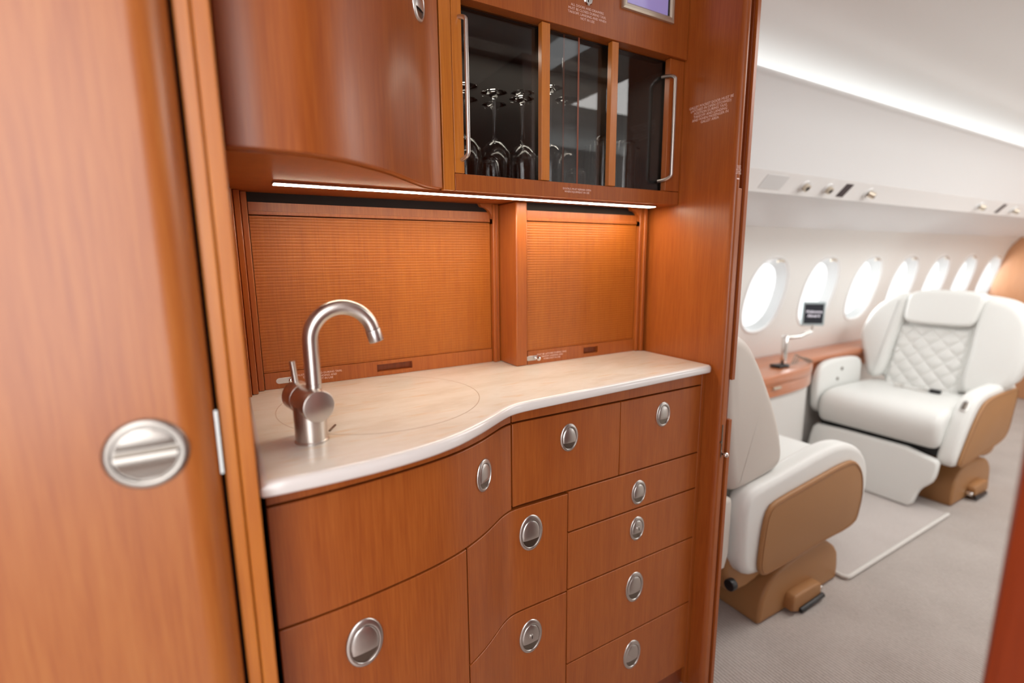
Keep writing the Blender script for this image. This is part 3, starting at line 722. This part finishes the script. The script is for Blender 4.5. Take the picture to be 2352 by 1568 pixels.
for x, w, lb in ((2.205, .052, 'dark speaker grille nearest the galley on the service strip'), (3.92, .05, 'dark speaker grille far along the service strip')):
    bm = BM(); a, b = onstrip(x - w / 2, .1, .001), onstrip(x + w / 2, .9, .001)
    P = [onstrip(x - w / 2, .08, .0015), onstrip(x + w / 2, .08, .0015), onstrip(x + w / 2, .92, .0015), onstrip(x - w / 2, .92, .0015)]
    Q = [onstrip(x - w / 2, .08, -.002), onstrip(x + w / 2, .08, -.002), onstrip(x + w / 2, .92, -.002), onstrip(x - w / 2, .92, -.002)]
    loft(bm, [[tuple(p) for p in Q], [tuple(p) for p in P]]); tag(link('speaker_grille', bm, simple('grille', (.05, .035, .04), .6)), lb, 'grille')
for x, lb in ((2.39, 'swivel reading lamp just right of the dark grille'), (3.60, 'swivel reading lamp before the far dark grille'), (4.12, 'farthest swivel reading lamp on the service strip')):
    v = thing('reading_lamp', lb, 'lamp', tuple(onstrip(x, .5)), 'reading lamps on the service strip')
    bm = BM(); strip_cyl(bm, x, .5, .024, 0, .005); link('ring', bm, M['shell'], v)
    bm = BM(); cyl(bm, onstrip(x, .5, .004), onstrip(x + .012, .55, .026), .014, 20); link('lamp_head', bm, M['silver'], v)
    bm = BM(); cyl(bm, onstrip(x + .012, .55, .026), onstrip(x + .013, .555, .0275), .010, 20); link('lens', bm, M['black'], v)
bm = BM(); P = [onstrip(1.66, .12, .001), onstrip(1.79, .12, .001), onstrip(1.79, .9, .001), onstrip(1.66, .9, .001)]; Q = [p + Vector((0, .003, .003)) for p in P]
loft(bm, [[tuple(p) for p in Q], [tuple(p) for p in P]]); tag(link('access_panel', bm, M['shell_grey']), 'flat pale access panel on the service strip', 'panel')

# front bulkhead with curved edge
bm = BM(); pf = [(yw(z) - .001, z) for z in rng(-1.195, .13, 24)] + [(1.30, .19), (1.12, .28), (1.0, .44), (.80, .64), (side(-1, .80), .64), (side(-1, 1.0), .44), (side(-1, 1.12), .28), (side(-1, 1.30), .19)] + [(side(-1, yw(z) - .001), z) for z in rng(.13, -1.195, 24)]
loft(bm, [[(x, y, z) for y, z in pf] for x in (XC1 - .06, XC1)]); struct(link('wall_front', bm, wood('bulkhead_burl', (.50, .22, .10), (.58, .28, .13), (.64, .33, .17), coat=.9, rough=.45, coatr=.25), smooth=False), 'warm wooden bulkhead at the far end of the cabin', 'wall')

# side ledge and console
lg = thing('side_ledge', 'long low cherry topped ledge running along under the cabin windows', 'ledge', (3.4, 1.53, -1.2))
def ledgepf(): return [(1.475, -.60), (1.470, -.590), (1.470, -.572), (1.477, -.565), (1.637, -.565), (1.637, -.60)]
bm = BM(); loft(bm, [[(x, y, z) for y, z in ledgepf()] for x in (XC0 + .01, XC1 - .065)]); link('top', bm, M['wood_cabin'], lg, angle=50)
bm = BM(); box(bm, XC0 + .01, XC1 - .065, 1.485, 1.50, -.67, -.6005); link('fascia', bm, M['wood_cabin'], lg)
bm = BM(); box(bm, XC0 + .01, XC1 - .065, 1.495, 1.585, -1.2, -.6705); link('side_panel', bm, M['cream'], lg)
cs = thing('side_console', 'bow fronted table console with cherry top between the two seats', 'console', (2.4, 1.4, -1.2))
Ktab = [(2.06, 1.333), (2.19, 1.330), (2.32, 1.333), (2.46, 1.343), (2.56, 1.357), (2.63, 1.380), (2.685, 1.408), (2.71, 1.435)]
kout = lambda d: [(x, interp(Ktab, x) + d) for x in rng(2.06, 2.71, 26)] + [(2.722 - d, 1.452), (2.725 - d, 1.468), (2.06, 1.468)]
for nm, d, z0, z1, mt in (('top', 0, -.612, -.5635, 'wood_cabin'), ('drawer_band', .003, -.672, -.614, 'wood_cabin'), ('side_panel', .02, -1.2, -.6725, 'cream')):
    bm = BM(); pl = kout(d)
    if nm == 'top': loft(bm, [[(x, y, z) for x, y in offset_poly(pl, e)] for e, z in ((.002, z0), (0, z0 + .003), (0, z1 - .006), (.002, z1 - .002), (.007, z1))])
    else: loft(bm, [[(x, y, z) for x, y in pl] for z in (z0, z1)])
    link(nm, bm, M[mt], cs, angle=45)
bm = BM(); box(bm, 2.21, 2.27, 1.322, 1.331, -.632, -.620); link('latch', bm, M['silver'], cs, bevel=.002)
# monitor on an arm
mn = thing('monitor', 'small silver framed monitor on a swing arm above the side console', 'monitor', (2.60, 1.43, -.5635))
mb = Vector((2.44, 1.425, -.5635))
bm = BM(); cyl(bm, mb, mb + Vector((0, 0, .012)), .030, 28, ch=.002); link('base', bm, M['black'], mn)
bm = BM(); cyl(bm, mb + Vector((0, 0, .012)), mb + Vector((0, 0, .165)), .015, 24, ch=.002); link('post', bm, M['chrome'], mn)
mc = Vector((2.555, 1.36, -.382))
bm = BM(); tube(bm, [mb + Vector((0, 0, .150)), (2.50, 1.385, -.405), mc], [.011, .010, .010], 14); cyl(bm, mc, mc + Vector((0, 0, .035)), .006, 14); link('swing_arm', bm, M['chrome'], mn)
mr = Vector((.80, -.60, 0)); mu = Vector((0, 0, 1)); mf = Vector((-.60, -.80, 0)); mcen = Vector((2.555, 1.36, -.2915))
def mbox(hw, hh, d0, d1):
    bm = BM(); r0 = [mcen + mr * a + mu * b + mf * d0 for a, b in ((-hw, -hh), (hw, -hh), (hw, hh), (-hw, hh))]; r1 = [p + mf * (d1 - d0) for p in r0]
    loft(bm, [[tuple(p) for p in r0], [tuple(p) for p in r1]]); return bm
link('frame', mbox(.054, .060, -.012, .004), simple('monitor_silver', (.42, .50, .52), .4, metal=.3), mn, bevel=.002)
scn = link('screen', mbox(.045, .049, .004, .0052), M['monitor_glass'], mn)
text('screen_text', 'Welcome\nAboard', .0195, tuple(mcen + mf * .0058), tuple(mr), (0, 0, 1), M['white_ink'], scn, bold=.0004)
bm = BM()
for q in range(3):
    p0 = Vector((2.49 + .02 * q, 1.41, -.556)); pts = [p0, p0 + Vector((.03, .0, .05 - .01 * q)), p0 + Vector((.09, -.005, .02)), p0 + Vector((.14, -.01, -.001)), p0 + Vector((.19 - .03 * q, .0, -.003))]
    sm = []
    for i in range(len(pts) - 1):
        for f in rng(0, 1, 5)[:-1]:
            a, b = pts[i], pts[i + 1]; sm.append(a.lerp(b, f))
    sm.append(pts[-1]); tube(bm, sm, .0028, 8)
tag(link('charging_cable', bm, M['steel_dark']), 'bunch of thin cables lying beside the monitor post', 'cable')
bm = BM(); puff(bm, [(2.375, 1.40), (2.41, 1.40), (2.41, 1.455), (2.375, 1.455)], -.5632, -.548, .004, XY, 3); tag(link('black_adapter', bm, M['black']), 'small black adapter on the console beside the monitor post', 'adapter')

# carpet runner
mt = thing('floor_mat', 'pale carpet mat with raised bound edge between the two seats', 'mat', (2.35, 1.05, -1.2))
bm = BM(); box(bm, 1.905, 2.80, .804, 1.30, -1.2, -1.186); link('pile', bm, M['mat'], mt, smooth=False)
bm = BM(); tube(bm, [(1.905, 1.30, -1.190), (1.905, .815, -1.190), (1.912, .805, -1.190), (1.925, .802, -1.190), (2.80, .802, -1.190)], .0085, 12); link('bound_edge', bm, M['mat_edge'], mt)

# ================================================================== SEATS
def prism(bm, pts, y0, y1, r, it=2, seg=5, n=None, mi=0):
    p = chaikin(pts, it) if it else pts
    if n: p = resample(p, n)
    puff(bm, p, y0, y1, r, XZ, seg, mi)
def seat(name, lab, fx, L):
    """fx maps local forward coordinate u (0 at the rear of the arms) to x; facing +u"""
    root = thing(name, lab, 'seat', (fx(.36), 1.13, -1.2), None)
    P = lambda pts: [(fx(u), z) for u, z in pts]
    # floor pedestal
    bm = BM(); prism(bm, P([(.135, -1.195), (.14, -1.15), (.15, -1.10), (.20, -1.045), (.30, -1.020), (.44, -1.008), (.53, -1.02), (.60, -1.07), (.615, -1.13), (.613, -1.197), (.60, -1.1995), (.15, -1.1995)]), .828, 1.36, .014, it=1); link('pedestal', bm, M['tan'], root, angle=60)
    # release box and grip on the pedestal side
    bm = BM(); prism(bm, P([(.27, -1.195), (.275, -1.135), (.295, -1.125), (.43, -1.128), (.445, -1.14), (.44, -1.198)]), .795, .832, .006, it=1, seg=3); link('release_box', bm, M['tan'], root, angle=60)
    bm = BM(); cyl(bm, (fx(.31), .792, -1.187), (fx(.45), .792, -1.180), .009, 12, ch=.002); link('release_grip', bm, M['black'], root)
    bm = BM(); cyl(bm, (fx(.455), .80, -1.165), (fx(.455), .825, -1.165), .010, 14, ch=.002); link('release_pin', bm, M['chrome'], root)
    # carriage
    bm = BM(); prism(bm, P([(.03, -1.06), (.0, -1.03), (-.01, -.95), (.02, -.90), (.60, -.90), (.64, -.93), (.62, -.985), (.45, -1.0), (.22, -1.035), (.12, -1.065)]), .86, 1.37, .015, it=1); link('carriage', bm, M['tan'], root, angle=60)
    bm = BM(); prism(bm, P([(.10, -.925), (.10, -.895), (.685, -.895), (.685, -.95), (.62, -.95)]), .857, 1.42, .004, it=0, seg=2); link('cushion_gap_shade', bm, M['black'], root)  # black strip painted in as the shaded gap below the cushion
    # arms
    prof = L['arm']
    bm = BM(); prism(bm, P(prof), .812, .884, .024, it=2, n=70); ar = link('armrest', bm, M['leather'], root, angle=80)
    bm = BM(); prism(bm, P(L['panel']), .798, .812, .006, it=2, n=64, seg=3); pn = link('side_panel', bm, M['tan'], ar, angle=60); pn['label'] = 'tan leather side panel'
    bm = BM(); q = resample(chaikin(P(L['panel']), 2), 70); q = offset_poly(q, .010); q3 = [(x, .7975, z) for x, z in q]; tube(bm, q3 + [q3[0]], .0014, 6, caps=False); link('piping', bm, M['tan_dark'], pn)
    bm = BM(); prism(bm, P(L['warm']), 1.425, 1.468 if L['two'] else 1.465, .018, it=2, n=60); wa = link('armrest', bm, M['leather'], root, angle=80)
    # cushion
    bm = BM(); prism(bm, P([(.10, -.90), (.08, -.80), (.10, -.74), (.30, -.735), (.55, -.727), (.68, -.735), (.735, -.775), (.745, -.84), (.725, -.905), (.68, -.915), (.3, -.91)]), .876, 1.421, .035, it=2, n=70); cu = link('seat_cushion', bm, M['leather'], root, angle=80)
    # leg rest
    if L['two']:
        bm = BM()
        ol = [(.858, -.925), (1.41, -.925), (1.43, -.95), (1.43, -1.13), (1.405, -1.175), (.93, -1.187), (.913, -1.17), (.908, -1.12), (.895, -1.085), (.868, -1.060), (.856, -1.03)]
        ol = resample(chaikin(ol, 1), 70); xf = lambda z: fx(.70 + (-.925 - z) * .30)
        puff(bm, ol, 0, .045, .012, lambda u, v, a: (xf(v) - a, u, v), 4); link('leg_rest', bm, M['leather'], root, angle=80)
    return root, P

A1 = dict(two=False,
    arm=[(.005, -.965), (-.008, -.85), (-.012, -.74), (.02, -.690), (.12, -.680), (.27, -.662), (.42, -.642), (.54, -.642), (.66, -.685), (.73, -.765), (.735, -.87), (.70, -.965), (.50, -.985), (.28, -.985), (.08, -.99)],
    panel=[(.063, -.985), (.068, -.86), (.085, -.762), (.13, -.742), (.35, -.722), (.53, -.705), (.60, -.715), (.66, -.775), (.678, -.86), (.665, -.92), (.646, -.978), (.40, -.974), (.16, -.988)],
    warm=[(.10, -.88), (.09, -.66), (.12, -.60), (.30, -.59), (.60, -.585), (.69, -.61), (.70, -.70), (.68, -.88)])
fx1 = lambda u: 1.272 + u
s1, P1 = seat('cabin_seat', 'ivory leather cabin seat seen from behind, beside the galley doorway', fx1, A1)
bm = BM(); prism(bm, [(1.165, -.30), (1.172, -.245), (1.20, -.212), (1.25, -.222), (1.31, -.275), (1.375, -.37), (1.435, -.47), (1.475, -.56), (1.495, -.635), (1.47, -.672), (1.40, -.685), (1.27, -.70), (1.235, -.69), (1.20, -.55), (1.175, -.42)], .838, 1.43, .035, it=2, n=80); bk = link('backrest', bm, M['leather_shaded'], s1, angle=80)
bm = BM(); prism(bm, [(1.185, -.94), (1.178, -.80), (1.178, -.72), (1.20, -.705), (1.245, -.705), (1.252, -.74), (1.25, -.94)], .842, 1.42, .015, it=1); link('rear_shroud', bm, M['leather_shaded'], s1, angle=60)
bm = BM(); cyl(bm, (1.24, .832, -.99), (1.262, .832, -.99), .018, 16, ch=.003); link('pivot_cap', bm, M['black'], s1)

A2 = dict(two=True,
    arm=[(.03, -.93), (.02, -.78), (.005, -.70), (.02, -.662), (.10, -.650), (.30, -.648), (.44, -.652), (.53, -.67), (.60, -.73), (.665, -.83), (.72, -.945), (.70, -.985), (.50, -.975), (.25, -.965)],
    panel=[(.055, -.80), (.038, -.73), (.035, -.682), (.10, -.680), (.30, -.678), (.42, -.682), (.50, -.705), (.58, -.79), (.64, -.88), (.70, -.968), (.66, -.978), (.45, -.965), (.20, -.955), (.09, -.93)],
    warm=[(.27, -.90), (.26, -.66), (.28, -.605), (.36, -.588), (.60, -.582), (.69, -.60), (.735, -.65), (.74, -.74), (.72, -.90)])
fx2 = lambda u: 3.53 - u
s2, P2 = seat('cabin_seat', 'ivory leather cabin seat with diamond quilted back facing the camera', fx2, A2)
xb = lambda z: 3.355 + (z + .64) * .33       # front plane of the backrest
ol = [(.80, -.665), (.775, -.60), (.765, -.50), (.77, -.40), (.80, -.31), (.86, -.245), (.97, -.222), (1.14, -.214), (1.30, -.222), (1.41, -.245), (1.475, -.32), (1.50, -.42), (1.505, -.50), (1.465, -.585), (1.435, -.70), (1.20, -.76), (.95, -.74)]
ol = resample(chaikin(ol, 2), 90)
bm = BM(); puff(bm, ol, .012, .13, .035, lambda u, v, a: (xb(v) + a, u, v), 6); bk = link('backrest', bm, M['leather'], s2, angle=80)
def lobe(pts, f, b, r): 
    bm = BM(); puff(bm, resample(chaikin(pts, 2), 64), f, b, r, lambda u, v, a: (xb(v) + a, u, v), 6); return bm
link('side_bolster', lobe([(.79, -.67), (.765, -.56), (.762, -.42), (.79, -.31), (.86, -.242), (.955, -.228), (.985, -.26), (.990, -.36), (.978, -.50), (.985, -.70), (.92, -.74)], -.045, .06, .038), M['leather'], s2, angle=80)
link('side_bolster', lobe([(1.335, -.72), (1.325, -.50), (1.305, -.36), (1.305, -.26), (1.33, -.225), (1.40, -.245), (1.47, -.315), (1.505, -.42), (1.508, -.50), (1.466, -.59), (1.42, -.72)], -.045, .06, .038), M['leather'], s2, angle=80)
link('headrest', lobe([(.985, -.375), (.972, -.30), (.965, -.225), (1.00, -.203), (1.15, -.198), (1.28, -.206), (1.305, -.235), (1.308, -.30), (1.300, -.372), (1.27, -.388), (1.03, -.388)], -.055, .05, .022), M['leather'], s2, angle=80)
# quilted panel
bm = BM(); NU, NV = 84, 96; yA, yB = .992, 1.335; zA, zB = -.765, -.392; grid = []
for i in range(NV + 1):
    row = []
    for j in range(NU + 1):
        y = yA + (yB - yA) * j / NU; z = zA + (zB - zA) * i / NV
        a = (y - yA) / .062; b = (z - zA) / .062
        p = abs(math.sin(PI * (a + b) / 1.0 * .72)) * abs(math.sin(PI * (a - b) * .72))
        e = min(1, min(j, NU - j) / 5, min(i, NV - i) / 5)
        row.append(bm.verts.new((xb(z) + .006 - .014 * (p ** .45) * (.3 + .7 * e) + .016 * (1 - e), y, z)))
    grid.append(row)
for i in range(NV):
    for j in range(NU): bm.faces.new((grid[i][j], grid[i][j + 1], grid[i + 1][j + 1], grid[i + 1][j]))
qp = link('quilted_panel', bm, M['leather'], s2, angle=180); qp['label'] = 'diamond quilted back panel'
# recline control in the near arm, belt, buttons
bm = BM(); T_ = Vector((-.76, 0, -.65)).normalized(); N_ = Vector((-.65, 0, .76)).normalized(); C_ = Vector((fx2(.572), .846, -.708))
def slope(u, v, a): p = C_ + T_ * v + N_ * a; return (p.x, u, p.z)
def oval(w, h, n=32): return [(.846 + w * math.cos(t), (h - w) * (1 if math.sin(t) > 0 else -1) + w * math.sin(t)) for t in rng(0, 2 * PI, n)[:-1]]
puff(bm, oval(.015, .034), -.012, .004, .002, slope, 3, mi=0); puff(bm, oval(.008, .022), .004, .007, .0015, slope, 2, mi=1)
link('recline_lever', bm, [M['chrome'], M['steel_dark']], s2)
bm = BM(); box(bm, 3.22, 3.25, 1.03, 1.075, -.735, -.715); link('belt_buckle', bm, M['black'], s2, bevel=.003)
bm = BM(); box(bm, 3.215, 3.245, 1.08, 1.13, -.735, -.722); box(bm, 3.22, 3.24, 1.13, 1.24, -.735, -.728, mi=1); box(bm, 3.21, 3.25, 1.20, 1.235, -.735, -.712); link('belt_latch', bm, [M['chrome'], M['cream']], s2, bevel=.002)
for bp in ((3.03, -.645), (2.99, -.70)):
    bm = BM(); cyl(bm, (bp[0], 1.4255, bp[1]), (bp[0], 1.4205, bp[1]), .009, 14); link('arm_button', bm, M['steel_dark'], s2)

# ================================================================== LIGHTS
def area(name, loc, rot, sx, sy, power, col=(1, 1, 1)):
    l = bpy.data.lights.new(name, 'AREA'); l.shape = 'RECTANGLE'; l.size = sx; l.size_y = sy; l.energy = power; l.color = col
    o = bpy.data.objects.new(name, l); COL.objects.link(o); o.location = W(loc); o.rotation_euler = rot; return o
R = math.radians
# daylight outside the two rows of windows
area('daylight_windows', (3.97, 2.10, -.42), (R(-97), 0, 0), 4.4, 1.2, 98, (1, 1, 1))
area('daylight_opposite', (3.97, -1.25, -.42), (R(97), 0, 0), 4.4, 1.2, 105, (1, 1, 1))
# open entrance behind the camera
area('daylight_entrance', (-.42, -.52, .15), (R(70), 0, R(-12)), .8, 1.4, 15, (1, .985, .98))
area('galley_fill', (.1, .1, .78), (0, 0, 0), .9, .3, 1.2, (1, .95, .90))  # added soft fill overhead, not an actual fitting
area('cabinet_fill', (.705, 1.06, .471), (0, 0, 0), .5, .05, .9, (1, .9, .75))  # added glow inside the cabinet to bring out the glassware
area('cabin_fill', (3.2, .38, .62), (0, 0, 0), 3.8, .5, 31, (1, .98, .95))  # added fill below the ceiling to brighten the cabin
w = bpy.data.worlds.new('sky'); SC.world = w; w.use_nodes = True
w.node_tree.nodes['Background'].inputs[0].default_value = (1, 1, 1, 1); w.node_tree.nodes['Background'].inputs[1].default_value = 1.6

# ================================================================== CAMERA
yaw, pit, rol = R(30.174), R(-9.7255), R(.4568)
f_ = Vector((math.sin(yaw) * math.cos(pit), math.cos(yaw) * math.cos(pit), math.sin(pit)))
r_ = Vector((math.cos(yaw), -math.sin(yaw), 0)); d_ = f_.cross(r_)
r2 = r_ * math.cos(rol) + d_ * math.sin(rol); d2 = -r_ * math.sin(rol) + d_ * math.cos(rol)
cam = bpy.data.cameras.new('camera'); co = bpy.data.objects.new('camera', cam); COL.objects.link(co)
u_ = -d2; b_ = -f_
co.matrix_world = Matrix(((r2.x, u_.x, b_.x, 0), (r2.y, u_.y, b_.y, 0), (r2.z, u_.z, b_.z, FLOOR), (0, 0, 0, 1)))
cam.sensor_width = 36; cam.lens = 36 * 1123.5 / 2352; cam.clip_start = .02
cam.dof.use_dof = True; cam.dof.focus_distance = .98; cam.dof.aperture_fstop = 1.55
SC.camera = co
SC.view_settings.view_transform = 'Standard'; SC.view_settings.look = 'None'; SC.view_settings.exposure = 0
cy = SC.cycles
cy.use_denoising = True; cy.max_bounces = 10; cy.diffuse_bounces = 5; cy.glossy_bounces = 5; cy.transmission_bounces = 8; cy.transparent_max_bounces = 12
cy.sample_clamp_indirect = 6; cy.caustics_reflective = False; cy.caustics_refractive = False
